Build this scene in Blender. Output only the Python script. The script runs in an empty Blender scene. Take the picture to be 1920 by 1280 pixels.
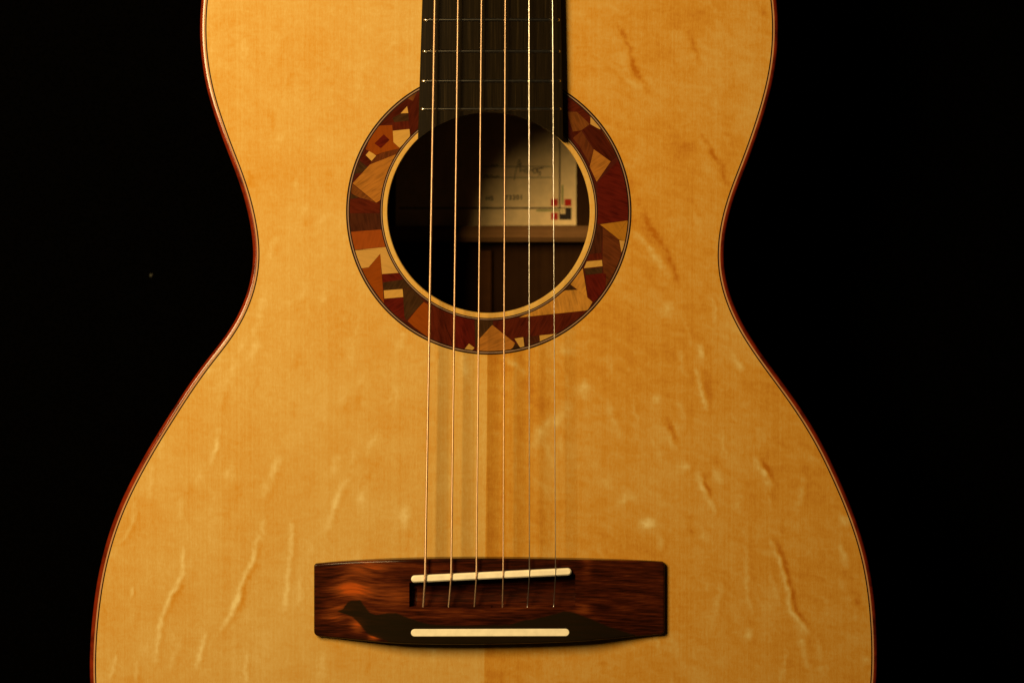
import bpy, math, random
import numpy as np
from mathutils import Vector, Matrix, noise as mnoise

random.seed(7); rng = np.random.default_rng(7)
scene = bpy.context.scene
col = scene.collection

# ------------------------------------------------------------------ camera
S = 0.0002436            # metres per reference pixel on the soundboard plane
ZT = 0.110               # height of the soundboard above the cloth
DIST = 5200 * S
VX, VY = 900, 500        # pixel below which the camera stands
HX, HY = 916.5, 397.0    # soundhole centre (pixel) = world origin in x, y
CAM = np.array([(VX - HX) * S, (HY - VY) * S, ZT + DIST])
TGT = np.array([(960 - HX) * S, (HY - 640) * S, ZT])
fwd = TGT - CAM; AXD = np.linalg.norm(fwd); fwd = fwd / AXD
rgt = np.cross(fwd, [0, 1, 0]); rgt /= np.linalg.norm(rgt)
upv = np.cross(rgt, fwd)
FPX = AXD / S
cam_d = bpy.data.cameras.new('camera'); cam = bpy.data.objects.new('camera', cam_d); col.objects.link(cam)
cam.matrix_world = Matrix(((rgt[0], upv[0], -fwd[0], CAM[0]), (rgt[1], upv[1], -fwd[1], CAM[1]),
                           (rgt[2], upv[2], -fwd[2], CAM[2]), (0, 0, 0, 1)))
cam_d.sensor_width = 36; cam_d.lens = 36 * FPX / 1920
cam_d.clip_start = 0.05; cam_d.clip_end = 50
cam_d.dof.use_dof = True; cam_d.dof.focus_distance = AXD - 0.003; cam_d.dof.aperture_fstop = 6.3
scene.camera = cam

# ------------------------------------------------------------------ world, lamps, exposure
w = bpy.data.worlds.new('World'); scene.world = w; w.use_nodes = True
w.node_tree.nodes['Background'].inputs[0].default_value = (1.0, 0.72, 0.40, 1)
w.node_tree.nodes['Background'].inputs[1].default_value = 0.010
TINT = np.array([1.0, 0.69, 0.30])
LH = 0.60
ld = bpy.data.lights.new('key_lamp', 'AREA'); lo = bpy.data.objects.new('key_lamp', ld); col.objects.link(lo)
ld.shape = 'RECTANGLE'; ld.size = 0.25; ld.size_y = 0.36; ld.energy = 10.0
ld.color = tuple(TINT)
lo.location = ((-600 - HX) * S, (HY + 400) * S, ZT + LH)
_z = (lo.location - Vector((0.01, -0.05, ZT))).normalized(); _y = (Vector((0, 1, 0)) - _z * _z.y).normalized(); _x = _y.cross(_z)
lo.rotation_euler = Matrix((_x, _y, _z)).transposed().to_euler()
scene.view_settings.view_transform = 'Standard'; scene.view_settings.look = 'None'
scene.view_settings.exposure = 0; scene.view_settings.gamma = 1

# ------------------------------------------------------------------ helpers
def P(px, py, h=0.0):
    """photo pixel -> point on the plane h metres above the soundboard (guitar coordinates)"""
    px, py, h = np.broadcast_arrays(np.asarray(px, float), np.asarray(py, float), np.asarray(h, float))
    d = fwd * FPX + rgt * (px - 960)[..., None] + upv * (640 - py)[..., None]
    t = (ZT + h - CAM[2]) / d[..., 2]
    p = CAM + d * t[..., None]
    p[..., 2] = ZT + h
    return p

def lin(c):
    c = np.array(c, float) / 255
    return np.where(c <= 0.04045, c / 12.92, ((c + 0.055) / 1.055) ** 2.4)

def ob(r, g, b, E=1.58):
    """surface colour of a thing that looks (r,g,b) under the warm lamp"""
    v = lin((r, g, b)) / (TINT * E)
    return tuple(float(x) for x in np.clip(v, 0.002, 0.9))

def mesh_obj(name, verts, faces, mat, parent=None, smooth=True, loc=None, rotz=0.0):
    verts = np.asarray(verts, float).reshape(-1, 3)
    m = bpy.data.meshes.new(name)
    o = bpy.data.objects.new(name, m)
    if loc is not None:
        loc = np.asarray(loc, float)
        v = verts - loc
        c, s_ = math.cos(-rotz), math.sin(-rotz)
        v = np.stack([v[:, 0] * c - v[:, 1] * s_, v[:, 0] * s_ + v[:, 1] * c, v[:, 2]], 1)
        o.location = loc; o.rotation_euler = (0, 0, rotz)
    else:
        v = verts
    m.from_pydata([tuple(x) for x in v], [], [tuple(int(i) for i in f) for f in faces])
    m.update()
    if smooth:
        m.polygons.foreach_set('use_smooth', [True] * len(m.polygons))
    if smooth == 'auto': m.set_sharp_from_angle(angle=math.radians(32))
    if mat: m.materials.append(mat)
    col.objects.link(o)
    if parent is not None:
        o.parent = parent
    return o

def grid_faces(nr, nc, wrap=False, off=0, flip=False):
    f = []
    cc = nc if wrap else nc - 1
    for i in range(nr - 1):
        for j in range(cc):
            k = (j + 1) % nc
            q = (off + i * nc + j, off + i * nc + k, off + (i + 1) * nc + k, off + (i + 1) * nc + j)
            f.append(q[::-1] if flip else q)
    return f

def grid_faces_np(nr, nc, off=0):
    i, j = np.meshgrid(np.arange(nr - 1), np.arange(nc - 1), indexing='ij')
    a = (off + i * nc + j).ravel()
    return np.stack([a, a + 1, a + nc + 1, a + nc], 1)

def prism(name, poly, z0, z1, mat, parent, bevel=0.0, smooth=False, loc=None, rotz=0.0):
    """vertical prism of a pixel polygon; top at z1 (seen size), bottom at z0"""
    poly = np.asarray(poly, float)
    top = P(poly[:, 0], poly[:, 1], z1)
    # orient counter-clockwise
    a = np.sum(top[:, 0] * np.roll(top[:, 1], -1) - np.roll(top[:, 0], -1) * top[:, 1])
    if a < 0: top = top[::-1]
    n = len(top); bot = top.copy(); bot[:, 2] = ZT + z0
    if bevel > 0:
        c = top.mean(0); mid = top.copy(); mid[:, 2] -= bevel
        tang = np.roll(top, -1, 0) - np.roll(top, 1, 0); tang[:, 2] = 0
        tang /= np.linalg.norm(tang, axis=1)[:, None] + 1e-12
        ins = np.stack([-tang[:, 1], tang[:, 0], 0 * tang[:, 0]], 1)
        t2 = top + ins * bevel
        V = np.concatenate([bot, mid, t2]); F = grid_faces(3, n, True)
        F.append(tuple(range(2 * n, 3 * n)))
    else:
        V = np.concatenate([bot, top]); F = grid_faces(2, n, True)
        F.append(tuple(range(n, 2 * n)))
    F.append(tuple(range(n))[::-1])
    return mesh_obj(name, V, F, mat, parent, smooth, loc, rotz)

def set_attr(o, name, vals):
    at = o.data.attributes.new(name, 'FLOAT', 'POINT')
    at.data.foreach_set('value', np.asarray(vals, np.float32))

def vnoise(x, y, sx, sy, seed=0.0, octv=1):
    """cheap smooth value noise on arrays, feature sizes sx, sy"""
    tot = 0.0; amp = 1.0; nrm = 0.0
    for k in range(octv):
        X = x / sx * 2 ** k + seed * 17.3 + k * 5.1; Y = y / sy * 2 ** k + seed * 9.7 + k * 3.3
        xi = np.floor(X); yi = np.floor(Y); fx = X - xi; fy = Y - yi
        fx = fx * fx * (3 - 2 * fx); fy = fy * fy * (3 - 2 * fy)
        def hsh(a, b):
            v = np.sin(a * 127.1 + b * 311.7 + seed * 74.7) * 43758.5453
            return v - np.floor(v)
        v = (hsh(xi, yi) * (1 - fx) + hsh(xi + 1, yi) * fx) * (1 - fy) + (hsh(xi, yi + 1) * (1 - fx) + hsh(xi + 1, yi + 1) * fx) * fy
        tot = tot + amp * (v * 2 - 1); nrm += amp; amp *= 0.5
    return tot / nrm

# ------------------------------------------------------------------ materials
class NT:
    def __init__(s, name):
        s.m = bpy.data.materials.new(name); s.m.use_nodes = True
        s.n = s.m.node_tree.nodes; s.l = s.m.node_tree.links
        s.b = s.n['Principled BSDF']; s.out = s.n['Material Output']
        s.tc = s.n.new('ShaderNodeTexCoord')
    def set(s, **k):
        for a, v in k.items():
            s.b.inputs[a.replace('_', ' ')].default_value = v
        return s
    def mapping(s, scale, rot=(0, 0, 0)):
        n = s.n.new('ShaderNodeMapping'); n.inputs['Scale'].default_value = scale; n.inputs['Rotation'].default_value = rot
        s.l.new(s.tc.outputs['Object'], n.inputs['Vector']); return n.outputs[0]
    def noise(s, scale, vscale=1.0, detail=3, rough=0.5, dist=0.0, rot=(0, 0, 0)):
        n = s.n.new('ShaderNodeTexNoise'); n.inputs['Scale'].default_value = vscale
        n.inputs['Detail'].default_value = detail; n.inputs['Roughness'].default_value = rough
        n.inputs['Distortion'].default_value = dist
        s.l.new(s.mapping(scale, rot), n.inputs['Vector']); return n.outputs[0]
    def ramp(s, fac, stops):
        n = s.n.new('ShaderNodeValToRGB'); e = n.color_ramp.elements
        while len(e) < len(stops): e.new(0.5)
        for i, (p, c) in enumerate(stops):
            e[i].position = p; e[i].color = (*c, 1) if len(c) == 3 else c
        s.l.new(fac, n.inputs[0]); return n.outputs[0]
    def math(s, op, a, b=None, c=None, clamp=False):
        n = s.n.new('ShaderNodeMath'); n.operation = op; n.use_clamp = clamp
        for i, v in enumerate((a, b, c)):
            if v is None: continue
            if isinstance(v, (int, float)): n.inputs[i].default_value = v
            else: s.l.new(v, n.inputs[i])
        return n.outputs[0]
    def mix(s, fac, a, b, mode='MIX'):
        n = s.n.new('ShaderNodeMix'); n.data_type = 'RGBA'; n.blend_type = mode
        for sock, v in ((n.inputs[0], fac), (n.inputs[6], a), (n.inputs[7], b)):
            if isinstance(v, (int, float)): sock.default_value = v
            elif isinstance(v, tuple): sock.default_value = (*v, 1) if len(v) == 3 else v
            else: s.l.new(v, sock)
        return n.outputs[2]
    def attr(s, name):
        n = s.n.new('ShaderNodeAttribute'); n.attribute_name = name; return n.outputs['Fac']
    def bump(s, h, strength=0.3, dist=0.0002):
        n = s.n.new('ShaderNodeBump'); n.inputs['Strength'].default_value = strength; n.inputs['Distance'].default_value = dist
        s.l.new(h, n.inputs['Height']); s.l.new(n.outputs[0], s.b.inputs['Normal']); return n
    def color(s, sock): s.l.new(sock, s.b.inputs['Base Color']); return s

def spruce():
    M = NT('spruce_top')
    base, mid, dark, light = ob(227, 159, 60), ob(219, 136, 32), ob(194, 101, 11), ob(249, 194, 96)
    grain = M.noise((950, 2.5, 10), 1.0, 4, 0.72)              # annual rings along the body
    fine = M.noise((2000, 420, 60), 1.0, 4, 0.85)               # fibres
    silk = M.noise((120, 260, 100), 1.0, 3, 0.6, 1.6, (0, 0, 0.35))    # medullary silk across the grain
    big = M.noise((16, 10, 10), 1.0, 4, 0.6, 0.6)
    g = M.math('MULTIPLY_ADD', M.math('SUBTRACT', grain, 0.5), 0.28, 0.5)
    g = M.math('ADD', g, M.math('MULTIPLY', M.math('SUBTRACT', fine, 0.5), 0.55))
    g = M.math('ADD', g, M.math('MULTIPLY', M.math('SUBTRACT', silk, 0.5), 0.26))
    g = M.math('ADD', g, M.math('MULTIPLY', M.math('SUBTRACT', big, 0.5), 0.32))
    g = M.math('ADD', g, M.math('MULTIPLY', M.attr('claw'), 0.46))
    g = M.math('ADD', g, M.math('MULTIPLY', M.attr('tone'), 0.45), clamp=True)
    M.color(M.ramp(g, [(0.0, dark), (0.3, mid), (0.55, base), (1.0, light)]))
    M.set(Roughness=0.6, Specular_IOR_Level=0.0, Coat_Weight=0.28, Coat_Roughness=0.06)
    M.bump(M.math('ADD', grain, fine), 0.10, 0.0001)
    return M.m

def wood(name, c, vary=0.45, scale=(1500, 90, 90), rough=0.08, coat=0.5, dist=0.5, dark=None):
    M = NT(name)
    c = np.array(c); d = np.array(dark) if dark is not None else c * (1 - vary); l = c * (1 + vary * 0.7)
    n1 = M.noise(scale, 1.0, 4, 0.6, dist)
    n2 = M.noise((160, 160, 160), 1.0, 2, 0.5)
    f = M.math('ADD', M.math('MULTIPLY', n1, 0.75), M.math('MULTIPLY', n2, 0.25))
    M.color(M.ramp(f, [(0.3, tuple(d)), (0.5, tuple(c)), (0.72, tuple(l))]))
    M.set(Roughness=0.6, Specular_IOR_Level=0.0, Coat_Weight=coat, Coat_Roughness=rough)
    return M.m

def plain(name, c, rough=0.5, metal=0.0, spec=0.4, coat=0.0):
    M = NT(name); n = M.noise((220, 220, 220), 1.0, 3, 0.6)
    c = np.array(c)
    M.color(M.ramp(n, [(0.3, tuple(c * 0.9)), (0.7, tuple(np.minimum(c * 1.08, 1)))]))
    M.set(Roughness=rough, Metallic=metal, Specular_IOR_Level=spec, Coat_Weight=coat)
    return M.m

M_SPRUCE = spruce()
M_BIND = wood('rosewood_binding', (0.14, 0.014, 0.0022), 0.75, (110, 110, 110), 0.13, 0.9, 0.3)
M_SIDE = wood('rosewood_side', (0.035, 0.008, 0.004), 0.5, (30, 30, 500), 0.22, 0.6)
M_BACKIN = wood('rosewood_inside', (0.030, 0.0135, 0.005), 0.35, (300, 8, 8), 0.6, 0.0)
M_BRACE = wood('brace_wood', (0.17, 0.085, 0.032), 0.25, (20, 500, 500), 0.6, 0.0)
M_STRIP = wood('centre_strip_wood', (0.085, 0.034, 0.010), 0.3, (40, 600, 100), 0.6, 0.0)
M_LINEB = plain('black_line', (0.010, 0.004, 0.002), 0.4, 0, 0.05)
M_LINEW = plain('pale_line', ob(168, 116, 66), 0.45, 0, 0.05)
M_LINEC = plain('cream_line', ob(206, 132, 62), 0.45, 0, 0.05)
M_BONE = plain('bone', (0.84, 0.80, 0.66), 0.33, 0, 0.5)
M_EBONY = NT('ebony')
_n = M_EBONY.noise((1600, 30, 40), 1.0, 4, 0.7)
M_EBONY.color(M_EBONY.ramp(_n, [(0.3, (0.005, 0.0035, 0.0015)), (0.55, (0.009, 0.006, 0.0025)), (0.8, (0.026, 0.018, 0.008))]))
M_EBONY.set(Roughness=0.20, Specular_IOR_Level=0.14); M_EBONY.bump(_n, 0.06, 0.0001); M_EBONY = M_EBONY.m
M_FRET = plain('nickel_silver', (0.62, 0.58, 0.50), 0.17, 1.0)
M_STEEL = plain('plain_steel', (0.85, 0.83, 0.80), 0.30, 1.0)
M_BRONZE = plain('phosphor_bronze', (0.70, 0.49, 0.33), 0.44, 1.0)
M_PAPER = plain('label_paper', (0.84, 0.62, 0.31), 0.8, 0, 0.1)
M_INK = plain('label_ink', (0.03, 0.022, 0.016), 0.7, 0, 0.1)
M_RED = plain('label_red', (0.42, 0.022, 0.010), 0.7, 0, 0.1)
M_GREEN = plain('label_olive', (0.30, 0.30, 0.10), 0.7, 0, 0.1)
M_CLOTH = NT('black_velvet')
_n = M_CLOTH.noise((900, 900, 900), 1.0, 2)
M_CLOTH.color(M_CLOTH.ramp(_n, [(0.3, (0.0003, 0.0003, 0.0002)), (0.7, (0.0008, 0.0007, 0.0005))]))
M_CLOTH.set(Roughness=1.0, Specular_IOR_Level=0.0); M_CLOTH = M_CLOTH.m
M_NECK = wood('mahogany_neck', (0.11, 0.035, 0.015), 0.4, (600, 12, 200), 0.35, 0.3)

# ------------------------------------------------------------------ setting: black cloth
n = 61; gx = np.linspace(-1.6, 1.6, n)
X, Y = np.meshgrid(gx, gx)
Z = -0.0004 - 0.004 * (0.5 + 0.5 * vnoise(X, Y, 0.25, 0.4, 3, 2)) * (np.hypot(X / 0.35, (Y + 0.05) / 0.45) > 1)
cl = mesh_obj('ground_cloth', np.stack([X, Y, Z], -1), grid_faces(n, n), M_CLOTH)
cl['kind'] = 'structure'; cl['label'] = 'black velvet cloth behind the guitar'

# ------------------------------------------------------------------ the guitar
guitar = bpy.data.objects.new('acoustic_guitar', None); col.objects.link(guitar)
guitar['label'] = 'acoustic guitar with bear-claw spruce top, mosaic wood rosette and rosewood bridge'
guitar['category'] = 'guitar'

# body outline (inner dark purfling line), traced clockwise from the neck joint
right = [(1052, -238), (1190, -230), (1310, -198), (1392, -138), (1432, -60), (1445, 0), (1448, 50), (1446, 100), (1438, 150), (1425, 200),
         (1409, 250), (1391, 300), (1371, 350), (1355, 400), (1346, 450), (1345, 500), (1355, 550), (1375, 600), (1401, 645),
         (1436, 695), (1471, 742), (1505, 792), (1534, 842), (1558, 892), (1580, 942), (1599, 992), (1614, 1042), (1624, 1092),
         (1630, 1142), (1633, 1192), (1634, 1240), (1631, 1290), (1620, 1360), (1585, 1450), (1510, 1545), (1392, 1622), (1232, 1672), (1072, 1692)]
left = [(740, 1692), (580, 1672), (420, 1622), (300, 1545), (226, 1450), (191, 1360), (181, 1290), (180, 1240), (182, 1190), (187, 1140),
        (194, 1090), (205, 1040), (220, 990), (240, 940), (265, 890), (293, 840), (324, 790), (356, 740), (391, 690), (431, 640),
        (456, 600), (477, 550), (487, 500), (488, 470), (483, 425), (472, 375), (456, 325), (436, 275), (418, 225), (402, 175),
        (392, 125), (387, 75), (388, 20), (398, -50), (438, -136), (520, -198), (640, -230), (780, -238)]
ctrl = np.array([(916, -240)] + right + [(906, 1696)] + left, float)

def catmull(pts, per=16):
    p0, p1, p2, p3 = np.roll(pts, 1, 0), pts, np.roll(pts, -1, 0), np.roll(pts, -2, 0)
    out = []
    for t in np.arange(per) / per:
        out.append(0.5 * (2 * p1 + (p2 - p0) * t + (2 * p0 - 5 * p1 + 4 * p2 - p3) * t * t + (3 * p1 - p0 - 3 * p2 + p3) * t ** 3))
    return np.stack(out, 1).reshape(-1, 2)

def resample(pts, n):
    q = np.concatenate([pts, pts[:1]]); d = np.r_[0, np.cumsum(np.linalg.norm(np.diff(q, axis=0), axis=1))]
    t = np.linspace(0, d[-1], n, endpoint=False)
    return np.stack([np.interp(t, d, q[:, 0]), np.interp(t, d, q[:, 1])], 1), d[-1]

outl, per_len = resample(catmull(ctrl), 1500)
sg = 26 / (per_len / 1500); kk = np.arange(-40, 41); ker = np.exp(-kk ** 2 / (2 * sg * sg)); ker /= ker.sum()
sm = sum(ker[i] * np.roll(outl, kk[i], 0) for i in range(len(kk)))
outl = sm
NO = len(outl)
tg = np.roll(outl, -1, 0) - np.roll(outl, 1, 0); tg /= np.linalg.norm(tg, axis=1)[:, None]
onrm = np.stack([tg[:, 1], -tg[:, 0]], 1)          # outward (pixel space, y down, clockwise on screen)
if np.sum(onrm * (outl - outl.mean(0))) < 0: onrm = -onrm

def loop_at(off, z):
    q = outl + onrm * off
    p = P(q[:, 0], q[:, 1], 0.0); p[:, 2] = ZT + z
    return p

def sweep(name, prof, mat, parent, closed=True):
    """prof: list of (offset px outward, z) rows swept round the outline"""
    V = np.concatenate([loop_at(o_, z_) for o_, z_ in prof]); n = len(prof)
    F = grid_faces(n, NO, True, flip=True)
    if closed:
        a = (n - 1) * NO
        F += [(a + j, a + (j + 1) % NO, (j + 1) % NO, j)[::-1] for j in range(NO)]
    return mesh_obj(name, V, F, mat, parent, 'auto')

# ---- soundboard halves: polar sheets from the rosette to the purfling, figure stored per vertex
ang = np.unwrap(np.arctan2(outl[:, 1] - HY, outl[:, 0] - HX)); rad = np.hypot(outl[:, 0] - HX, outl[:, 1] - HY)
o_ = np.argsort(np.mod(ang, 2 * math.pi)); a_s = np.mod(ang, 2 * math.pi)[o_]; r_s = rad[o_]
a_s = np.r_[a_s[-1] - 2 * math.pi, a_s, a_s[0] + 2 * math.pi]; r_s = np.r_[r_s[-1], r_s, r_s[0]]
def Rout(t): return np.interp(np.mod(t, 2 * math.pi), a_s, r_s)

def crop(ox, oy, sc, pts): return [(ox + u / sc, oy + v / sc) for u, v in pts]
claws = []   # (polyline, amplitude, width px)
def C(ox, oy, sc, amp, wd, *pts): claws.append((np.array(crop(ox, oy, sc, pts)), amp, wd))
a = (150, 640, 2.0)
C(*a, .8, 4, (515, 330), (510, 400), (495, 455)); C(*a, .35, 4, (270, 460), (262, 590)); C(*a, .7, 4, (207, 610), (195, 680), (162, 738))
C(*a, .45, 6, (380, 590), (375, 655)); C(*a, .45, 9, (440, 480), (448, 545)); C(*a, -.4, 9, (455, 560), (470, 590))
C(*a, 1.1, 4.5, (668, 735), (640, 830), (605, 910), (585, 980), (560, 1035), (530, 1072)); C(*a, -.5, 7, (660, 840), (615, 940), (600, 1010))
C(*a, 1.05, 4.5, (390, 780), (385, 880), (345, 940), (310, 1020), (295, 1090), (283, 1190)); C(*a, -.4, 7, (400, 900), (360, 970))
C(*a, .8, 4.5, (797, 690), (785, 850), (766, 1005)); C(*a, .9, 4.5, (470, 1090), (455, 1150), (437, 1220)); C(*a, .9, 3, (198, 920), (194, 948))
C(*a, .7, 4, (625, 1160), (620, 1275)); C(*a, .7, 4, (130, 1180), (113, 1265)); C(*a, .6, 7, (745, 440), (715, 510), (690, 565))
C(*a, .5, 7, (665, 0), (640, 55)); C(*a, .4, 7, (582, 80), (560, 145)); C(*a, .6, 4, (208, 1200), (212, 1280)); C(*a, .5, 10, (560, 480), (550, 520))
a = (560, 620, 2.91)
C(*a, .55, 8, (255, 310), (225, 400)); C(*a, .8, 6, (262, 820), (200, 930), (155, 1060)); C(*a, .5, 7, (215, 690), (185, 770))
C(*a, .45, 8, (530, 320), (525, 400)); C(*a, -.4, 8, (560, 390), (470, 350)); C(*a, .5, 10, (580, 985), (580, 1070)); C(*a, -.35, 12, (330, 680), (380, 780), (440, 690))
C(*a, .4, 10, (285, 60), (280, 160)); C(*a, .45, 9, (330, 960), (350, 900)); C(*a, .4, 8, (430, 560), (420, 620)); C(*a, .5, 8, (900, 150), (905, 220)); C(*a, -.3, 12, (230, 420), (300, 400))
a = (340, 0, 2.0)
C(*a, -.35, 8, (370, 60), (355, 115)); C(*a, .3, 8, (235, 150), (240, 230)); C(*a, -.35, 8, (330, 420), (345, 480)); C(*a, .35, 7, (470, 770), (450, 820))
C(*a, -.4, 5, (460, 840), (480, 835)); C(*a, .35, 7, (345, 900), (330, 960)); C(*a, -.3, 10, (560, 620), (550, 700)); C(*a, .35, 9, (370, 480), (360, 540)); C(*a, .5, 8, (310, 1110), (275, 1250))
C(*a, -.3, 5, (265, 690), (250, 650)); C(*a, -.25, 18, (350, 300), (450, 310))
a = (1160, 0, 2.0)
C(*a, -.95, 5, (-15, 70), (5, 110), (40, 180), (60, 260), (90, 310), (112, 350)); C(*a, .35, 8, (5, 200), (30, 270), (60, 340))
C(*a, -.7, 5, (262, 125), (290, 190), (305, 240)); C(*a, -.3, 7, (250, 210), (270, 190)); C(*a, -.85, 5, (308, 510), (345, 570), (385, 610), (408, 690)); C(*a, .3, 8, (330, 620), (385, 700))
C(*a, -.85, 6, (75, 755), (110, 840), (150, 890), (180, 940), (205, 1000), (222, 1062)); C(*a, .6, 7, (70, 880), (130, 950), (185, 1030)); C(*a, -.5, 5, (268, 740), (305, 802))
C(*a, .5, 10, (175, 1150), (195, 1180)); C(*a, -.35, 16, (190, 560), (260, 560)); C(*a, -.3, 16, (400, 340), (480, 320)); C(*a, -.3, 14, (80, 660), (60, 700)); C(*a, .35, 8, (520, 60), (525, 110)); C(*a, -.4, 6, (545, 45), (555, 60))
a = (1200, 640, 2.0)
C(*a, .8, 7, (218, 20), (232, 55)); C(*a, .9, 5, (212, 110), (235, 190), (250, 258)); C(*a, -.5, 6, (250, 120), (268, 210)); C(*a, .8, 6, (350, 60), (380, 100)); C(*a, .85, 8, (48, 232), (62, 215))
C(*a, .75, 6, (90, 330), (128, 395)); C(*a, -.8, 6, (105, 290), (138, 370)); C(*a, .95, 7, (165, 465), (178, 468)); C(*a, .9, 5, (212, 495), (245, 570), (278, 635)); C(*a, -.7, 5, (240, 515), (265, 570))
C(*a, .7, 7, (272, 470), (302, 515)); C(*a, 1.1, 6, (432, 445), (465, 495), (488, 535)); C(*a, -.9, 5, (462, 445), (492, 500)); C(*a, .6, 8, (625, 430), (660, 445)); C(*a, .7, 6, (612, 515), (598, 612)); C(*a, .9, 8, (755, 668), (775, 665))
C(*a, 1.0, 4.5, (498, 755), (530, 840), (550, 920), (562, 1000), (600, 1050), (628, 1085)); C(*a, -.8, 4.5, (520, 760), (548, 840), (566, 925), (590, 1010), (628, 1058))
C(*a, .55, 4.5, (398, 680), (396, 830), (400, 950), (420, 1005)); C(*a, .75, 7, (408, 1080), (410, 1110)); C(*a, .7, 7, (755, 770), (768, 840)); C(*a, .5, 6, (305, 910), (285, 1000), (270, 1065)); C(*a, .55, 6, (665, 1120), (672, 1170))
C(*a, .9, 7, (680, 1215), (692, 1220)); C(*a, .5, 6, (545, 1165), (528, 1275)); C(*a, -.7, 7, (775, 925), (832, 1000)); C(*a, .5, 7, (750, 890), (790, 960)); C(*a, .7, 7, (840, 1185), (848, 1190)); C(*a, .4, 8, (115, 1110), (150, 1205)); C(*a, .8, 9, (15, 670), (40, 680))
a = (700, 640, 3.047)
C(*a, .7, 7, (755, 95), (800, 130), (855, 180)); C(*a, .7, 10, (915, 590), (960, 500), (1030, 465), (1110, 375)); C(*a, -.45, 16, (910, 250), (940, 420)); C(*a, -.4, 14, (960, 940), (970, 1010), (955, 1120)); C(*a, .55, 12, (1180, 265), (1219, 280))
C(*a, .3, 12, (515, 130), (530, 180)); C(*a, .35, 10, (180, 960), (195, 1030))
a = (1000, 560, 2.56)
C(*a, .75, 10, (420, 965), (455, 955)); C(*a, .8, 9, (520, 1075), (565, 1070)); C(*a, -.4, 8, (535, 1010), (560, 1040)); C(*a, .45, 10, (240, 440), (255, 410)); C(*a, .45, 12, (155, 260), (150, 240)); C(*a, -.4, 10, (830, 870), (890, 740)); C(*a, .4, 14, (340, 850), (370, 900)); C(*a, .5, 10, (630, 60), (660, 40))

for k in range(240):
    side_ = -1 if k % 2 else 1
    x_ = 910 + side_ * rng.uniform(60, 700); y_ = rng.uniform(0, 1300)
    ln = rng.uniform(14, 60); sl = rng.uniform(0.1, 0.45) * side_
    bend = rng.uniform(-5, 5)
    claws.append((np.array([(x_ - sl * ln / 2, y_ - ln / 2), (x_ + bend, y_), (x_ + sl * ln / 2, y_ + ln / 2)]), rng.choice([-1, 1, 1]) * rng.uniform(.18, .48) * (1.0 if y_ > 550 else 0.6), rng.uniform(3, 8)))

def figure(px, py):
    f = np.zeros_like(px)
    jx = vnoise(px, py, 24, 11, 1, 3) * 4.5; jy = vnoise(px, py, 26, 26, 2) * 4
    X = px + jx; Y = py + jy
    rag = 0.75 + 0.65 * vnoise(px, py, 10, 7, 5, 2)
    for pl, amp, wd in claws:
        if amp < 0: amp = amp * 0.8
        x0, y0 = pl.min(0) - 5 * wd - 8; x1, y1 = pl.max(0) + 5 * wd + 8
        sel = (px > x0) & (px < x1) & (py > y0) & (py < y1)
        if not sel.any(): continue
        xs, ys = X[sel], Y[sel]; best = np.full(xs.shape, 1e9); bt = np.zeros(xs.shape)
        seg = len(pl) - 1
        for i in range(seg):
            A, B = pl[i], pl[i + 1]; d = B - A; L2 = d @ d
            t = np.clip(((xs - A[0]) * d[0] + (ys - A[1]) * d[1]) / L2, 0, 1)
            dd = np.hypot(xs - A[0] - t * d[0], ys - A[1] - t * d[1])
            u = dd < best; best[u] = dd[u]; bt[u] = (i + t[u]) / seg
        tap = 0.55 + 0.45 * np.sin(math.pi * np.clip(bt, 0.03, 0.97))
        f[sel] += amp * np.exp(-(best / wd) ** 2) * tap * rag[sel]
        if amp > 0.3 and wd <= 7:          # slight dip right of each ripple, its relief shade painted into the colour
            f[sel] -= 0.24 * amp * np.exp(-(np.abs(best - 1.9 * wd) / wd) ** 2) * tap * (xs > np.interp(ys, *(pl[np.argsort(pl[:, 1])].T[::-1])))
    return f

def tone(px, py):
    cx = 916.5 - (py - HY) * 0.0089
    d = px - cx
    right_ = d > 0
    t = np.where(right_, -0.20 * np.exp(-(d / 75) ** 2) - 0.34, 0.0)  # treble half: grain runout tone, with lamp falloff also painted into the wood colour
    # faint darker and paler bands running along the seam
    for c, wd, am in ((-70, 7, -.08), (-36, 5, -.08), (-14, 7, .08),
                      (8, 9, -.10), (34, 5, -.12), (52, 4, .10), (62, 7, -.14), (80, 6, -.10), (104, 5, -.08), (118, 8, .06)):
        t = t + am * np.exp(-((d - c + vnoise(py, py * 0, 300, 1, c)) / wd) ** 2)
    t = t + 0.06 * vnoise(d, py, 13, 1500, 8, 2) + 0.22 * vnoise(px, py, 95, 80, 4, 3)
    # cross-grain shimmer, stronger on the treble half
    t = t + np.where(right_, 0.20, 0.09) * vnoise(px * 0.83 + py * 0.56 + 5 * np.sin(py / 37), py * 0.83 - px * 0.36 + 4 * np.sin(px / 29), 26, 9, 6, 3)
    return t

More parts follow.
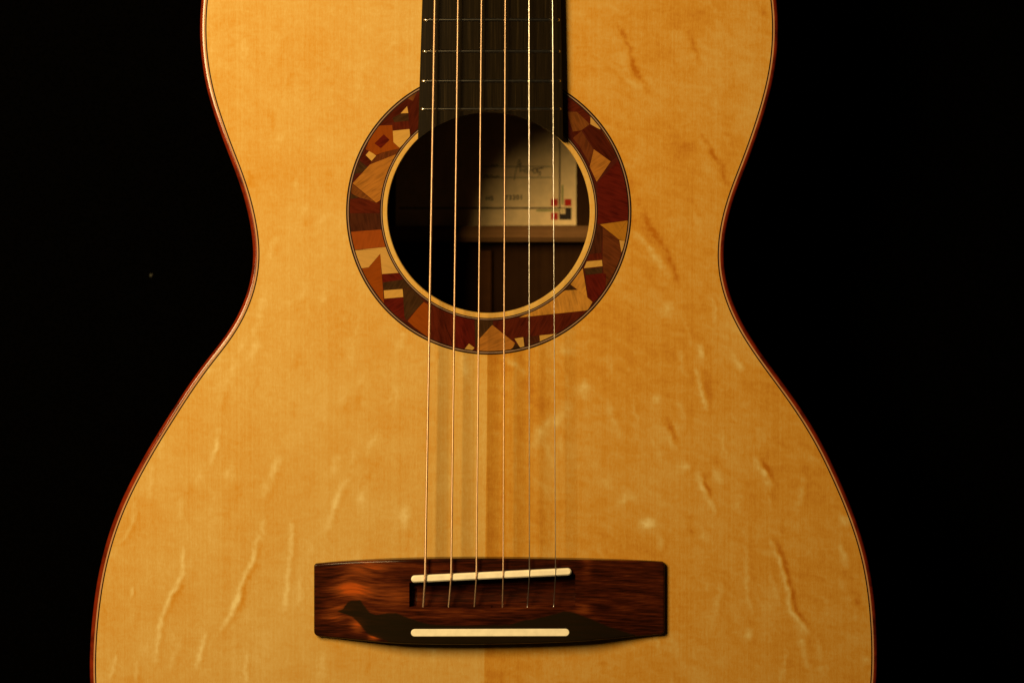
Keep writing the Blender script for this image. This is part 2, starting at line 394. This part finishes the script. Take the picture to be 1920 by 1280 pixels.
TB = math.atan2(1696 - HY, 906 - HX); TT = -math.pi / 2
R_IN = 267.8
def half(t0, t1, name, label):
    na, nr = 950, 320
    th = np.linspace(t0, t1, na); R = Rout(th) + 0.0
    tt = np.linspace(0, 1, nr)
    rr = R_IN + (R[:, None] - R_IN) * tt[None, :]
    px = HX + rr * np.cos(th)[:, None]; py = HY + rr * np.sin(th)[:, None]
    f = figure(px, py)
    V = P(px, py, 0.0); V[..., 2] += 0.000012 * f * (tt < 0.995) * (tt > 0.01)
    vt = V.reshape(-1, 3); F = grid_faces_np(na, nr)
    if ((vt[F[0, 1]] - vt[F[0, 0]])[0] * (vt[F[0, 3]] - vt[F[0, 0]])[1] - (vt[F[0, 1]] - vt[F[0, 0]])[1] * (vt[F[0, 3]] - vt[F[0, 0]])[0]) < 0: F = F[:, ::-1]
    nb = len(vt)
    low_in = V[:, 0].copy(); low_in[:, 2] = ZT - 0.0028; low_out = V[:, -1].copy(); low_out[:, 2] = ZT - 0.0028
    vt = np.concatenate([vt, low_in, low_out])
    ff = [(nb + i, nb + i + 1, nb + na + i + 1, nb + na + i) for i in range(na - 1)]
    o = mesh_obj(name, vt, F.tolist() + ff, M_SPRUCE, guitar)
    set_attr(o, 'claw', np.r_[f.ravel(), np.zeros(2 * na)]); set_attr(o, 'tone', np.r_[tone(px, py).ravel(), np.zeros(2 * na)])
    o['label'] = label
    return o
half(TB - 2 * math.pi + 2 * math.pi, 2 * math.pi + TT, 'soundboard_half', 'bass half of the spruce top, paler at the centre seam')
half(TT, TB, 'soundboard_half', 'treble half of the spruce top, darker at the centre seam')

# ---- purfling and binding round the top
sweep('purfling', [(0, 0.0), (2.3, 0.0), (2.3, -0.002), (0, -0.002)], M_LINEB, guitar)
sweep('cream_purfling', [(2.3, 0.0), (5.0, 0.0), (5.0, -0.002), (2.3, -0.002)], M_LINEC, guitar)
bp = [(5.0, 0.0), (5.8, -0.00003)]
for k in range(1, 13):
    t = k / 12 * math.pi / 2; bp.append((5.8 + 7.0 * math.sin(t), -0.0016 * (1 - math.cos(t)) - 0.00003))
bp += [(12.8, -0.0062), (5.0, -0.0062)]
sweep('binding', bp, M_BIND, guitar)
sweep('side', [(12.4, -0.0062), (12.4, -0.1000), (2.5, -0.1000), (2.5, -0.0062)], M_SIDE, guitar)
sweep('back_binding', [(6.0, -0.1000), (12.8, -0.1000), (12.8, -0.1075), (11.5, -0.1095), (9.5, -0.1100), (6.0, -0.1100)], M_BIND, guitar)
# back plate (closed slab)
bo = loop_at(5.9, -0.1045); bb = loop_at(5.9, -0.1099)
mesh_obj('back', np.concatenate([bo, bb]), [tuple(range(NO))[::-1], tuple(range(NO, 2 * NO))] + grid_faces(2, NO, True), M_BACKIN, guitar, smooth=False)
HB = -0.1045
prism('back_brace', [(540, 424), (1300, 423), (1300, 453), (540, 454)], HB + 0.0001, -0.0900, M_BRACE, guitar, bevel=0.0022)
prism('centre_strip', [(898, 470), (922.5, 470), (922.5, 1000), (898, 1000)], HB + 0.0001, HB + 0.0028, M_STRIP, guitar, bevel=0.0008)

# ---- paper label inside
HL = HB + 0.0004
label = prism('paper_label', [(742, 205), (1081, 203), (1080.5, 422.5), (742, 424)], HB + 0.0001, HL, M_PAPER, guitar)
label['label'] = 'white paper maker label with red and black squares inside the soundhole'
def flat(name, poly, mat, dz=0.00012): return prism(name, poly, HL + 0.00002, HL + dz, mat, label)
def rect(x0, y0, x1, y1): return [(x0, y0), (x1, y0), (x1, y1), (x0, y1)]
flat('printed_line', rect(1048.2, 206, 1050.6, 390), M_INK)
flat('printed_line', rect(748, 388.9, 1049, 391.6), M_INK)
flat('printed_line', rect(1053, 347, 1056.3, 384), M_GREEN)
flat('printed_line', rect(1005.5, 393, 1048, 396.4), M_GREEN)
q8 = lambda x0, y0, x1, y1: rect(880 + x0 / 5.817, 240 + y0 / 5.817, 880 + x1 / 5.817, 240 + y1 / 5.817)
for r in ((890, 775, 965, 850), (1038, 775, 1112, 850), (890, 925, 965, 1000)):
    flat('red_square', q8(*r), M_RED, 0.00014)
flat('black_square', q8(980, 868, 1112, 1000), M_INK, 0.00016)
flat('pale_square', q8(990, 880, 1046, 935), M_PAPER, 0.00020)
flat('olive_square', q8(1004, 893, 1030, 919), M_GREEN, 0.00024)
flat('pale_square', q8(1011, 900, 1023, 912), M_PAPER, 0.00028)
for y in (312, 332.5): flat('printed_line', rect(905, y, 1033.5, y + 1.1), M_INK, 0.00010)

def ribbon(name, pts, wpx, mat, parent, h):
    pts = np.array(pts, float)
    if len(pts) > 2:
        t = np.linspace(0, len(pts) - 1, 6 * len(pts)); pp = np.vstack([2 * pts[0] - pts[1], pts, 2 * pts[-1] - pts[-2]])
        res = []
        for u in t:
            i = min(int(u), len(pts) - 2); f_ = u - i; p0, p1, p2, p3 = pp[i:i + 4]
            res.append(0.5 * (2 * p1 + (p2 - p0) * f_ + (2 * p0 - 5 * p1 + 4 * p2 - p3) * f_ ** 2 + (3 * p1 - p0 - 3 * p2 + p3) * f_ ** 3))
        pts = np.array(res)
    d = np.gradient(pts, axis=0); d /= np.linalg.norm(d, axis=1)[:, None] + 1e-9
    nn = np.stack([-d[:, 1], d[:, 0]], 1) * wpx / 2
    L, R = pts + nn, pts - nn
    V = np.concatenate([P(L[:, 0], L[:, 1], h), P(R[:, 0], R[:, 1], h)]); n_ = len(pts)
    return mesh_obj(name, V, [(i, i + 1, n_ + i + 1, n_ + i) for i in range(n_ - 1)], mat, parent, False)
hs = HL + 0.00018
ribbon('signature', [(964, 338), (967, 322), (972, 303), (975, 300), (973, 312), (977, 306), (975, 322), (980, 318), (984, 323), (986, 316), (990, 319), (988, 325), (994, 318), (999, 321)], 1.1, M_INK, label, hs)
ribbon('signature', [(999, 318), (1002, 325), (1006, 321), (1007, 316), (1009, 325), (1012, 321), (1013, 328), (1009, 330)], 1.3, M_INK, label, hs)
ribbon('signature', [(998, 317), (1004, 316.5), (1012, 316), (1019, 315)], 1.8, M_INK, label, hs)
ribbon('handwriting', [(920, 312), (924, 309), (927, 312), (930, 309), (934, 311)], 1.6, M_INK, label, hs)
ribbon('handwriting', [(907, 331), (912, 328), (915, 332), (921, 329), (925, 332), (936, 330)], 1.6, M_INK, label, hs)

def text(name, s, px, py, cap, rot, mat, parent, h):
    cu = bpy.data.curves.new(name, 'FONT'); cu.body = s; cu.size = 1.0; cu.space_character = 1.15; cu.offset = 0.025
    t = bpy.data.objects.new(name, cu); col.objects.link(t)
    me = bpy.data.meshes.new_from_object(t.evaluated_get(bpy.context.evaluated_depsgraph_get()))
    bpy.data.objects.remove(t)
    me.name = name; o = bpy.data.objects.new(name, me); col.objects.link(o)
    o.location = P(px, py, h); k = cap / 0.70 * S * (1 + 0.1045 / DIST)
    o.scale = (k, k, 1); o.rotation_euler = (0, 0, rot)
    me.materials.clear(); me.materials.append(mat); o.parent = parent; return o
text('serial_number', 'HS', 910.5, 376, 8.0, 0.03, M_INK, label, hs)
text('serial_number', '73201', 947, 374.8, 8.4, 0.03, M_INK, label, hs)

# ---- soundhole rim, rosette
TH = np.linspace(0, 2 * math.pi, 257)[:-1]
def lathe(name, prof, mat, parent, closed=True):
    V = np.concatenate([P(HX + r * np.cos(TH), HY + r * np.sin(TH), 0.0) + np.array([0, 0, z]) for r, z in prof]); n_ = len(prof); m_ = len(TH)
    F = grid_faces(n_, m_, True)
    if closed: F += [((n_ - 1) * m_ + j, (n_ - 1) * m_ + (j + 1) % m_, (j + 1) % m_, j) for j in range(m_)]
    return mesh_obj(name, V, F, mat, parent, 'auto')
lathe('soundhole_rim', [(199.0, 0), (199, -0.0028), (189.6, -0.0028), (189.3, -0.0010), (189.9, -0.0004), (191.0, -0.00008), (192.5, 0)], M_SPRUCE, guitar)
M_BAND = wood('rosette_base', ob(78, 24, 8), 0.4, (300, 300, 100))
ros = lathe('rosette', [(261.0, 0), (261.0, -0.0028), (204.3, -0.0028), (204.3, 0)], M_BAND, guitar)
ros['label'] = 'mosaic rosette of mixed dark, red and pale wood pieces'
for r0, r1, m_ in ((199.0, 200.9, M_LINEB), (200.9, 202.3, M_LINEW), (202.3, 204.3, M_LINEB), (261.0, 263.1, M_LINEB), (263.1, 264.9, M_LINEW), (264.9, 267.8, M_LINEB)):
    lathe('purfling_ring', [(r1, 0), (r1, -0.0028), (r0, -0.0028), (r0, 0)], m_, ros)

tints = {'k': ob(206, 136, 44), 'k2': ob(200, 132, 46), 'l': ob(168, 92, 21), 'l2': ob(192, 114, 28), 'o': ob(140, 56, 5), 'o2': ob(148, 60, 9), 'o3': ob(172, 98, 16),
         'r': ob(84, 24, 5), 'r2': ob(72, 20, 4), 'r3': ob(88, 19, 5), 'd': ob(64, 34, 9), 'd2': ob(70, 28, 7), 'b': ob(98, 41, 9), 'b2': ob(114, 54, 11)}
TM = {}
for k_, c_ in tints.items():
    TM[k_] = wood('inlay_' + k_, c_, 0.14 if k_ in ('k', 'k2') else 0.42 if k_[0] == 'l' else 0.2 if k_[0] == 'o' else 0.55, (1100, 120, 120), 0.08, 0.5, 0.6)
A_, B_, C_, E_ = (620, 140), (620, 400), (900, 400), (900, 140)
tiles = [
 (A_, 'b2', (655, 205), (740, 150), (705, 225)),
 (A_, 'r2', (440, 400), (655, 190), (660, 270), (600, 335), (545, 405), (415, 434)),
 (A_, 'k', (655, 272), (665, 330), (600, 333)), (A_, 'd', (598, 335), (665, 333), (670, 395), (545, 410), (530, 372)),
 (A_, 'r', (530, 410), (668, 396), (676, 466), (535, 478)), (A_, 'r2', (662, 225), (706, 225), (760, 160), (760, 490), (690, 545), (680, 465), (668, 335)),
 (A_, 'k', (532, 482), (675, 467), (682, 540), (590, 628), (538, 580)), (A_, 'o', (408, 438), (528, 433), (538, 582), (592, 632), (450, 665), (390, 690), (300, 640), (330, 560)),
 (A_, 'r3', (455, 512), (505, 560), (430, 632), (375, 590)), (A_, 'd', (375, 600), (430, 640), (402, 682), (348, 648)),
 (A_, 'k', (332, 652), (390, 695), (350, 740), (300, 690)), (A_, 'r2', (300, 640), (252, 720), (335, 785), (352, 745), (298, 690)),
 (A_, 'b', (595, 632), (450, 665), (392, 698), (352, 745), (340, 770), (575, 690)), (A_, 'd', (250, 740), (320, 795), (265, 840), (205, 850)),
 (A_, 'l', (188, 932), (335, 772), (580, 675), (420, 1090), (388, 1096)), (A_, 'b2', (186, 938), (385, 1096), (320, 1072), (215, 1045), (165, 1000)),
 (A_, 'd', (155, 1010), (245, 1052), (150, 1070)), (A_, 'r', (140, 1062), (325, 1072), (385, 1100), (450, 1060), (440, 1185), (140, 1185)),
 (B_, 'd2', (140, 0), (440, 0), (440, 138), (150, 156)), (B_, 'o2', (150, 160), (440, 138), (475, 286), (190, 315)),
 (B_, 'k2', (190, 318), (475, 288), (600, 510), (440, 520), (425, 345), (325, 462), (240, 474)), (B_, 'o', (425, 347), (457, 775), (245, 476), (327, 464)),
 (B_, 'r3', (440, 520), (600, 508), (630, 575), (447, 592)), (B_, 'd', (448, 592), (622, 565), (690, 640), (455, 660)),
 (B_, 'k', (455, 660), (615, 648), (625, 716), (460, 730)), (B_, 'r3', (460, 732), (628, 718), (640, 905), (540, 870), (450, 775)),
 (B_, 'd', (617, 648), (700, 645), (800, 755), (650, 915), (632, 885)), (B_, 'o', (792, 755), (835, 780), (832, 1080), (660, 922)),
 (B_, 'r2', (640, 918), (835, 1062), (815, 1100), (610, 920)), (B_, 'r', (838, 775), (1060, 840), (1050, 1180), (838, 1120)),
 (B_, 'r3', (1060, 845), (1232, 890), (1236, 1180), (1055, 1180)), (B_, 'k', (1185, 1115), (1232, 1150), (1212, 1175), (1148, 1160)), (B_, 'd', (1234, 890), (1390, 905), (1390, 955), (1285, 1095), (1240, 1150)),
 (C_, 'l', (105, 955), (300, 1110), (262, 1195), (-30, 1210), (-20, 1090)), (C_, 'd', (300, 1110), (348, 1152), (265, 1190)),
 (C_, 'k', (295, 1072), (370, 1060), (382, 1160), (345, 1150)), (C_, 'd2', (370, 1060), (510, 1045), (515, 1120), (385, 1150)), (C_, 'k', (510, 1045), (660, 1028), (600, 1090), (515, 1112)),
 (C_, 'r', (112, 952), (200, 905), (345, 890), (925, 830), (800, 980), (640, 1032), (510, 1045), (255, 1075)), (C_, 'l2', (335, 892), (560, 780), (735, 655), (840, 655), (965, 757), (922, 830)),
 (C_, 'd', (775, 608), (822, 655), (725, 660)), (C_, 'l2', (880, 470), (920, 720), (965, 757), (840, 656), (775, 608)),
 (C_, 'd', (892, 476), (1050, 463), (1046, 512), (905, 528)), (C_, 'r3', (905, 530), (1046, 512), (1080, 520), (1075, 690), (965, 760), (922, 720)),
 (C_, 'k', (915, 412), (1045, 400), (1050, 452), (890, 470)), (C_, 'r', (920, 352), (1040, 335), (1045, 400), (912, 412)), (C_, 'd2', (1000, 88), (1055, 125), (1040, 338), (935, 352)),
 (C_, 'b', (1053, 122), (1190, 222), (1212, 335), (1140, 600), (1075, 690), (1050, 400)), (C_, 'o3', (1028, 95), (1290, 58), (1260, 245), (1192, 224)), (C_, 'k2', (1194, 230), (1250, 240), (1212, 335)),
 (E_, 'r3', (1005, 925), (1195, 725), (1300, 960), (1300, 1246), (1005, 1278)), (E_, 'l', (975, 640), (1120, 745), (1000, 918), (940, 790)),
 (E_, 'b', (870, 482), (972, 640), (940, 765), (850, 610), (795, 545)), (E_, 'r2', (880, 472), (948, 432), (1040, 475), (1175, 695), (1120, 742), (978, 638)),
 (E_, 'o', (1030, 462), (1110, 500), (1200, 690), (1165, 700), (1060, 520)), (E_, 'k2', (945, 342), (1050, 440), (1028, 472), (946, 425)),
 (E_, 'r', (740, 160), (860, 230), (947, 342), (946, 425), (830, 318), (745, 310)), (E_, 'b2', (745, 318), (830, 320), (942, 425), (865, 480), (795, 488)), (E_, 'r2', (785, 492), (868, 482), (800, 545)),
]
for ti, ((ox, oy), k_, *pl) in enumerate(tiles):
    pl = np.array(crop(ox, oy, 4.57, pl)); dense = []
    for i in range(len(pl)):
        A2, B2 = pl[i], pl[(i + 1) % len(pl)]; m_ = max(2, int(np.linalg.norm(B2 - A2) / 4))
        dense += [A2 + (B2 - A2) * j / m_ for j in range(m_)]
    d = np.array(dense) - (HX, HY); r = np.hypot(d[:, 0], d[:, 1]); k2 = np.clip(r, 204.4, 260.9) / r
    q = d * k2[:, None] + (HX, HY)
    keep = np.r_[True, np.linalg.norm(np.diff(q, axis=0), axis=1) > 0.05]; q = q[keep]
    c = P(*q.mean(0), 0.0)
    prism('inlay_tile', q, -0.0006, 0.00002 + (ti % 9) * 0.000010, TM[k_], ros, loc=c, rotz=random.uniform(-1.3, 1.3))

# ---- bridge (height field with string slot), saddle, bone strip
xt = np.array([586, 603, 650, 700, 752, 830, 920, 1000, 1065, 1165, 1238, 1249]); yt = np.array([1058, 1056, 1052.5, 1049.5, 1046.8, 1045.6, 1045.2, 1045.8, 1047.0, 1050, 1053, 1054.5])
xb = np.array([586, 628, 686, 752, 830, 920, 1000, 1065, 1147, 1249]); yb = np.array([1193, 1196.5, 1201, 1205, 1206, 1206.2, 1204.5, 1201.5, 1197, 1190])
def smooth_interp(x, xp, fp):
    c_ = np.polyfit(xp - 917, fp, 6); return np.polyval(c_, x - 917)
xs = np.unique(np.r_[np.linspace(588, 594, 9), np.arange(596, 1240, 1.6), np.linspace(1241, 1247, 9), 767.6, 768.4, 1077.6, 1078.4])
vs = np.unique(np.r_[np.linspace(0, 0.03, 6), np.linspace(0.03, 0.97, 110), np.linspace(0.97, 1, 6)])
def rc(d, r_=7.0): return np.where(d < r_, r_ - np.sqrt(np.maximum(r_ * r_ - (r_ - d) ** 2, 0)), 0)
ed = np.minimum(xs - 588, 1247 - xs)
Y0 = smooth_interp(xs, xt, yt) + rc(ed, 5); Y1 = smooth_interp(xs, xb, yb) - rc(ed, 9)
BX = np.repeat(xs[:, None], len(vs), 1); BY = Y0[:, None] + (Y1 - Y0)[:, None] * vs[None, :]
def ysad(x): return 1085.6 + (x - 776) * (1072 - 1085.6) / (1066 - 776)
def step(a, b, x): t = np.clip((x - a) / (b - a), 0, 1); return t * t * (3 - 2 * t)
wing = np.maximum(step(1074, 1240, BX), step(775, 600, BX))
BZ = 0.0084 - 0.0050 * wing
edge = np.minimum.reduce([BX - 588, 1247 - BX, BY - Y0[:, None], Y1[:, None] - BY])
BZ -= 0.0011 * (1 - np.sqrt(np.clip(1 - (1 - np.clip(edge / 4.5, 0, 1)) ** 2, 0, 1)))
inslot = (BX > 768) & (BX < 1078) & (BY > ysad(BX) + 4) & (BY < 1136)
floor = 0.0030 + 0.0012 * step(1108, 1134, BY) - 0.0015 * (BX < 781) * (BY > 1104) 
BZ = np.where(inslot, floor, BZ)
V = P(BX, BY, 0.0055); V[..., 2] = ZT + BZ
nx_, ny_ = BX.shape; V = V.reshape(-1, 3); F = grid_faces(nx_, ny_, flip=True)
bd = [i * ny_ for i in range(nx_)] + [(nx_ - 1) * ny_ + j for j in range(1, ny_)] + [i * ny_ + ny_ - 1 for i in range(nx_ - 2, -1, -1)] + [j for j in range(ny_ - 2, 0, -1)]
low = V[bd].copy(); low[:, 2] = ZT + 0.00002; nb = len(V); V = np.concatenate([V, low]); L_ = len(bd)
F += [(bd[i], bd[(i + 1) % L_], nb + (i + 1) % L_, nb + i) for i in range(L_)]
# natural figure of the rosewood: black heartwood and orange flame
b5 = lambda pts: crop(570, 1030, 5.486, pts); b6 = lambda pts: crop(910, 1030, 5.486, pts)
ink_poly = np.array(b5([(340, 640), (400, 610), (420, 575), (480, 522), (580, 520), (630, 585), (680, 645), (740, 667), (850, 645), (960, 645), (1080, 695), (1300, 762), (1600, 770), (1900, 768)])
                    + b6([(250, 762), (400, 718), (600, 682), (800, 620), (900, 632), (1100, 712), (1300, 800), (1560, 885), (1560, 1100)])
                    + b5([(900, 1100), (860, 930), (760, 905), (690, 880), (640, 850), (570, 760), (500, 695), (420, 665)]))
def inside(px, py, poly):
    r_ = np.zeros(px.shape, bool); j = len(poly) - 1
    for i in range(len(poly)):
        xi, yi = poly[i]; xj, yj = poly[j]
        r_ ^= ((yi > py) != (yj > py)) & (px < (xj - xi) * (py - yi) / (yj - yi + 1e-12) + xi); j = i
    return r_
jx = vnoise(BX, BY, 14, 5, 2, 2) * 1.6
ink = sum(inside(BX + jx + dx, BY + jx * 0.6 + dy, ink_poly).astype(float) for dx, dy in ((0, 0), (1, 0), (-1, 0), (0, 1), (0, -1))) / 5
ink = np.maximum(ink, 0.55 * step(1194, 1200, BY) * (BX < 690))
fl = np.zeros_like(BX)
for cx, cy, sx, sy, am in ((690, 1105, 75, 50, .36), (1165, 1105, 100, 80, .18), (800, 1140, 120, 30, .12), (663, 1108, 30, 12, .9), (655, 1092, 20, 16, .55), (625, 1156, 26, 9, .6), (672, 1170, 14, 12, .8), (702, 1193, 11, 6, 1.0), (690, 1062, 40, 14, .45), (640, 1140, 26, 6, .5),
                          (740, 1120, 45, 20, .22), (1095, 1140, 16, 9, .5), (1100, 1062, 10, 25, .3), (990, 1135, 70, 8, .28), (860, 1148, 90, 9, .2), (800, 1060, 60, 8, .25)):
    fl += am * np.exp(-((BX - cx) / sx) ** 2 - ((BY - cy) / sy) ** 2)
wav = vnoise(BX, BY + 9 * np.exp(-((BX - 660) / 34) ** 2) - 0.10 * np.maximum(BX - 1080, 0), 46, 3.4, 12, 3)
fl = np.clip(fl * (0.75 + 0.5 * wav) + 0.13 * wav + 0.04, 0, 1)
MB_ = NT('rosewood_bridge')
mott = MB_.noise((120, 1800, 200), 1.0, 3, 0.6, 0.4)
cb = MB_.ramp(MB_.math('MULTIPLY_ADD', MB_.math('SUBTRACT', mott, 0.5), 0.62, MB_.attr('orange_figure')), [(0.0, (0.012, 0.003, 0.0012)), (0.2, (0.046, 0.0085, 0.0026)), (0.5, (0.13, 0.030, 0.006)), (1.0, (0.34, 0.062, 0.006))])
cb = MB_.mix(MB_.math('MULTIPLY', MB_.attr('ink'), 0.93), cb, (0.0085, 0.0060, 0.0022))
MB_.color(cb); MB_.set(Roughness=0.2, Specular_IOR_Level=0.15); MB_.bump(mott, 0.15, 0.0001)
bridge = mesh_obj('bridge', V, F, MB_.m, guitar, smooth=False)
set_attr(bridge, 'ink', np.r_[ink.ravel(), np.full(L_, 0.0)]); set_attr(bridge, 'orange_figure', np.r_[fl.ravel(), np.full(L_, 0.15)])
bridge['label'] = 'rosewood pinless bridge with black heartwood streak and orange flame'

def stadium(x0, y0, x1, y1, wd, n_=10):
    d = np.array([x1 - x0, y1 - y0], float); d /= np.linalg.norm(d); a0 = math.atan2(d[1], d[0]); pts = []
    for k in range(n_ + 1):
        t = a0 - math.pi / 2 + math.pi * k / n_; pts.append((x1 + wd / 2 * math.cos(t), y1 + wd / 2 * math.sin(t)))
    for k in range(n_ + 1):
        t = a0 + math.pi / 2 + math.pi * k / n_; pts.append((x0 + wd / 2 * math.cos(t), y0 + wd / 2 * math.sin(t)))
    return pts
HSAD = 0.0110
prism('saddle', stadium(777.5, 1085.3, 1065, 1071.6, 13.2), 0.0025, HSAD, M_BONE, bridge, bevel=0.0006, smooth=False)
prism('bone_strip', stadium(777.5, 1185.6, 1060.5, 1185, 14), 0.0050, 0.0086, M_BONE, bridge, bevel=0.0002)

# ---- fretboard and frets
HF = 0.0068; CAMB = 0.0011
SAD, SCALE = 1088.0, 2648.0
def fb_edges(y): return 790.6 - (y - 30) * 0.0318, 1052.2 + (y - 30) * 0.0175
us = np.r_[-1, np.linspace(-0.988, 0.988, 29), 1]; NU = len(us)
ys = [-1560, -1100, -600, -236, -100, 0, 100, 170]
rows = []
for y in ys:
    l_, r_ = fb_edges(y); x = (l_ + r_) / 2 + us * (r_ - l_) / 2; rows.append((x, np.full(NU, y)))
l_, r_ = fb_edges(258); x = (l_ + r_) / 2 + us * (r_ - l_) / 2
yend = 414 - np.sqrt(np.maximum(203.0 ** 2 - (x - 917.5) ** 2, 0)); rows.append((x, np.maximum(yend, 190)))
bev = np.where(np.abs(us) > 0.999, 0.0004, 0)
T = np.stack([P(x, y, HF) for x, y in rows]); T[..., 2] = ZT + HF - CAMB * us[None, :] ** 2 - bev[None, :]
Bm = T.copy(); Bm[..., 2] = ZT + 0.0004
nr_ = len(rows); V = np.concatenate([T.reshape(-1, 3), Bm.reshape(-1, 3)]); o2 = nr_ * NU
F = grid_faces(nr_, NU, flip=True) + grid_faces(nr_, NU, off=o2)
for i in range(nr_ - 1):
    F += [(i * NU, (i + 1) * NU, o2 + (i + 1) * NU, o2 + i * NU)[::-1], (i * NU + NU - 1, (i + 1) * NU + NU - 1, o2 + (i + 1) * NU + NU - 1, o2 + i * NU + NU - 1)]
for j in range(NU - 1):
    a_ = (nr_ - 1) * NU + j; F += [(a_, a_ + 1, o2 + a_ + 1, o2 + a_), (j, j + 1, o2 + j + 1, o2 + j)[::-1]]
fb = mesh_obj('fretboard', V, F, M_EBONY, guitar, smooth='auto')
fb['label'] = 'black ebony fretboard ending in a curve over the soundhole'
FH = 0.0009; FW = 0.0009
for n_f in range(1, 20):
    y = SAD - SCALE * 2 ** (-n_f / 12)
    l_, r_ = fb_edges(y); l_ += 3.2; r_ -= 2.2
    uu = np.r_[-1, -0.997, -0.990, -0.980, -0.968, np.linspace(-0.955, 0.955, 15), 0.968, 0.980, 0.990, 0.997, 1]
    sc_ = np.sqrt(np.clip(1 - np.clip((np.abs(uu) - 0.962) / 0.038, 0, 1) ** 2, 0, 1)) * 0.97 + 0.03
    ph = np.linspace(0, math.pi, 11)
    mid = P((l_ + r_) / 2 + uu * (r_ - l_) / 2, np.full(len(uu), y), HF + FH)
    V = np.zeros((len(uu), 11, 3))
    V[..., 0] = mid[:, 0][:, None]; V[..., 1] = mid[:, 1][:, None] + np.cos(ph)[None, :] * FW * sc_[:, None]
    V[..., 2] = ZT + HF - CAMB * (uu ** 2)[:, None] - 0.0002 + np.sin(ph)[None, :] * (FH + 0.0002) * sc_[:, None]
    mesh_obj('fret', V, grid_faces(len(uu), 11), M_FRET, fb)

# ---- strings
strings = [(815.5, 797.0, 793.7, 1134.5, 1.10, M_BRONZE, 'thickest wound bronze string'), (859.0, 845.8, 841.6, 1131.0, 0.90, M_BRONZE, 'second thickest wound bronze string'),
           (903.0, 893.2, 890.0, 1129.5, 0.78, M_BRONZE, 'third wound bronze string'), (947.5, 943.4, 942.3, 1127.5, 0.66, M_BRONZE, 'thinnest wound bronze string'),
           (992.0, 992.6, 989.5, 1129.0, 0.44, M_STEEL, 'thicker plain steel string'), (1036.0, 1041.6, 1038.7, 1127.0, 0.36, M_STEEL, 'thinnest plain steel string')]
for x0, xs_, xe, ye, dia, mat, lab in strings:
    y_s = ysad(xs_)
    hs_ = HSAD + dia * 0.0005
    pts = []
    for y in np.r_[np.linspace(-1560, 0, 8), np.linspace(60, y_s, 16)]:
        f_ = (y - 0) / (y_s - 0); h = hs_ + (y - y_s) / (1560 + y_s) * (hs_ - 0.0082)
        pts.append(P(x0 + (xs_ - x0) * f_, y, h))
    pts.append(P(xs_ + (xe - xs_) * 0.06, y_s + 5.0, hs_ - 0.0003))
    pts.append(P(xe, ye, 0.0078)); pts.append(P(xe + (xe - xs_) * 0.3, ye + 14, 0.0066))
    pts = np.array(pts); wound = mat is M_BRONZE
    if wound:                      # the wrap wire: one ridge per turn
        seg = np.linalg.norm(np.diff(pts, axis=0), axis=1); arc = np.r_[0, np.cumsum(seg)]
        pitch = 0.00026 + dia * 0.00012; t = np.arange(0.30, arc[-1], pitch / 4)
        t = np.r_[np.linspace(0, 0.29, 12), t]
        pts = np.stack([np.interp(t, arc, pts[:, k]) for k in range(3)], 1)
        rr_ = dia * 0.0005 * (0.87 + 0.19 * np.abs(np.sin(math.pi * t / pitch)))
    else:
        rr_ = np.full(len(pts), dia * 0.0005)
    tgv = np.gradient(pts, axis=0); tgv /= np.linalg.norm(tgv, axis=1)[:, None]
    sx = np.cross(tgv, [0, 0, 1.0]); sx /= np.linalg.norm(sx, axis=1)[:, None]; sz = np.cross(sx, tgv)
    K = 12; an = np.arange(K) / K * 2 * math.pi
    V = pts[:, None, :] + rr_[:, None, None] * (np.cos(an)[None, :, None] * sx[:, None, :] + np.sin(an)[None, :, None] * sz[:, None, :])
    o = mesh_obj('string', V, grid_faces(len(pts), K, True) + [tuple(range(K)), tuple(range((len(pts) - 1) * K, len(pts) * K))[::-1]], mat, guitar)
    o['label'] = lab

# ---- neck, nut and head beyond the frame
npz = []
for y, dep in ((-238, 0.034), (-300, 0.022), (-420, 0.020), (-1000, 0.019), (-1560, 0.018)):
    l_, r_ = fb_edges(y); cx = (l_ + r_) / 2; hw = (r_ - l_) / 2 - 1
    row = [P(cx + hw * math.cos(t), y, 0.0) + np.array([0, 0, 0.0003 - dep * math.sin(t)]) for t in np.linspace(0, math.pi, 17)]; npz.append(row)
V = np.array(npz)
mesh_obj('neck', V, grid_faces(5, 17, True) + [tuple(range(17))[::-1], tuple(range(4 * 17, 5 * 17))], M_NECK, guitar)
prism('neck_heel', [(875, -252), (960, -252), (945, -330), (890, -330)], -0.080, -0.012, M_NECK, guitar, bevel=0.004)
l_, r_ = fb_edges(-1560)
prism('nut', rect(l_, -1582, r_, -1560.5), 0.0004, 0.0083, M_BONE, guitar, bevel=0.0006)
hd = prism('headstock', [(l_, -1583), (l_ - 30, -1660), (l_ - 50, -2250), (917, -2290), (r_ + 50, -2250), (r_ + 30, -1660), (r_, -1583)], -0.013, 0.0030, M_NECK, guitar, bevel=0.001)

# ---- a speck of lint on the cloth
lp = P(283, 517, -ZT + 0.0006)
lv = [lp + np.array(v) * 0.0011 for v in ((-.7, -.9, -.4), (.5, -.4, -.2), (.8, .9, 0), (-.3, .7, .3), (0, 0, .6), (.2, .2, -.5))]
li = mesh_obj('lint_speck', lv, [(0, 1, 4), (1, 2, 4), (2, 3, 4), (3, 0, 4), (1, 0, 5), (2, 1, 5), (3, 2, 5), (0, 3, 5)], plain('grey_lint', (0.05, 0.05, 0.035), 0.9))
li['label'] = 'tiny grey speck of lint on the black cloth'; li['category'] = 'lint'

scene.render.resolution_x = 1024; scene.render.resolution_y = 682
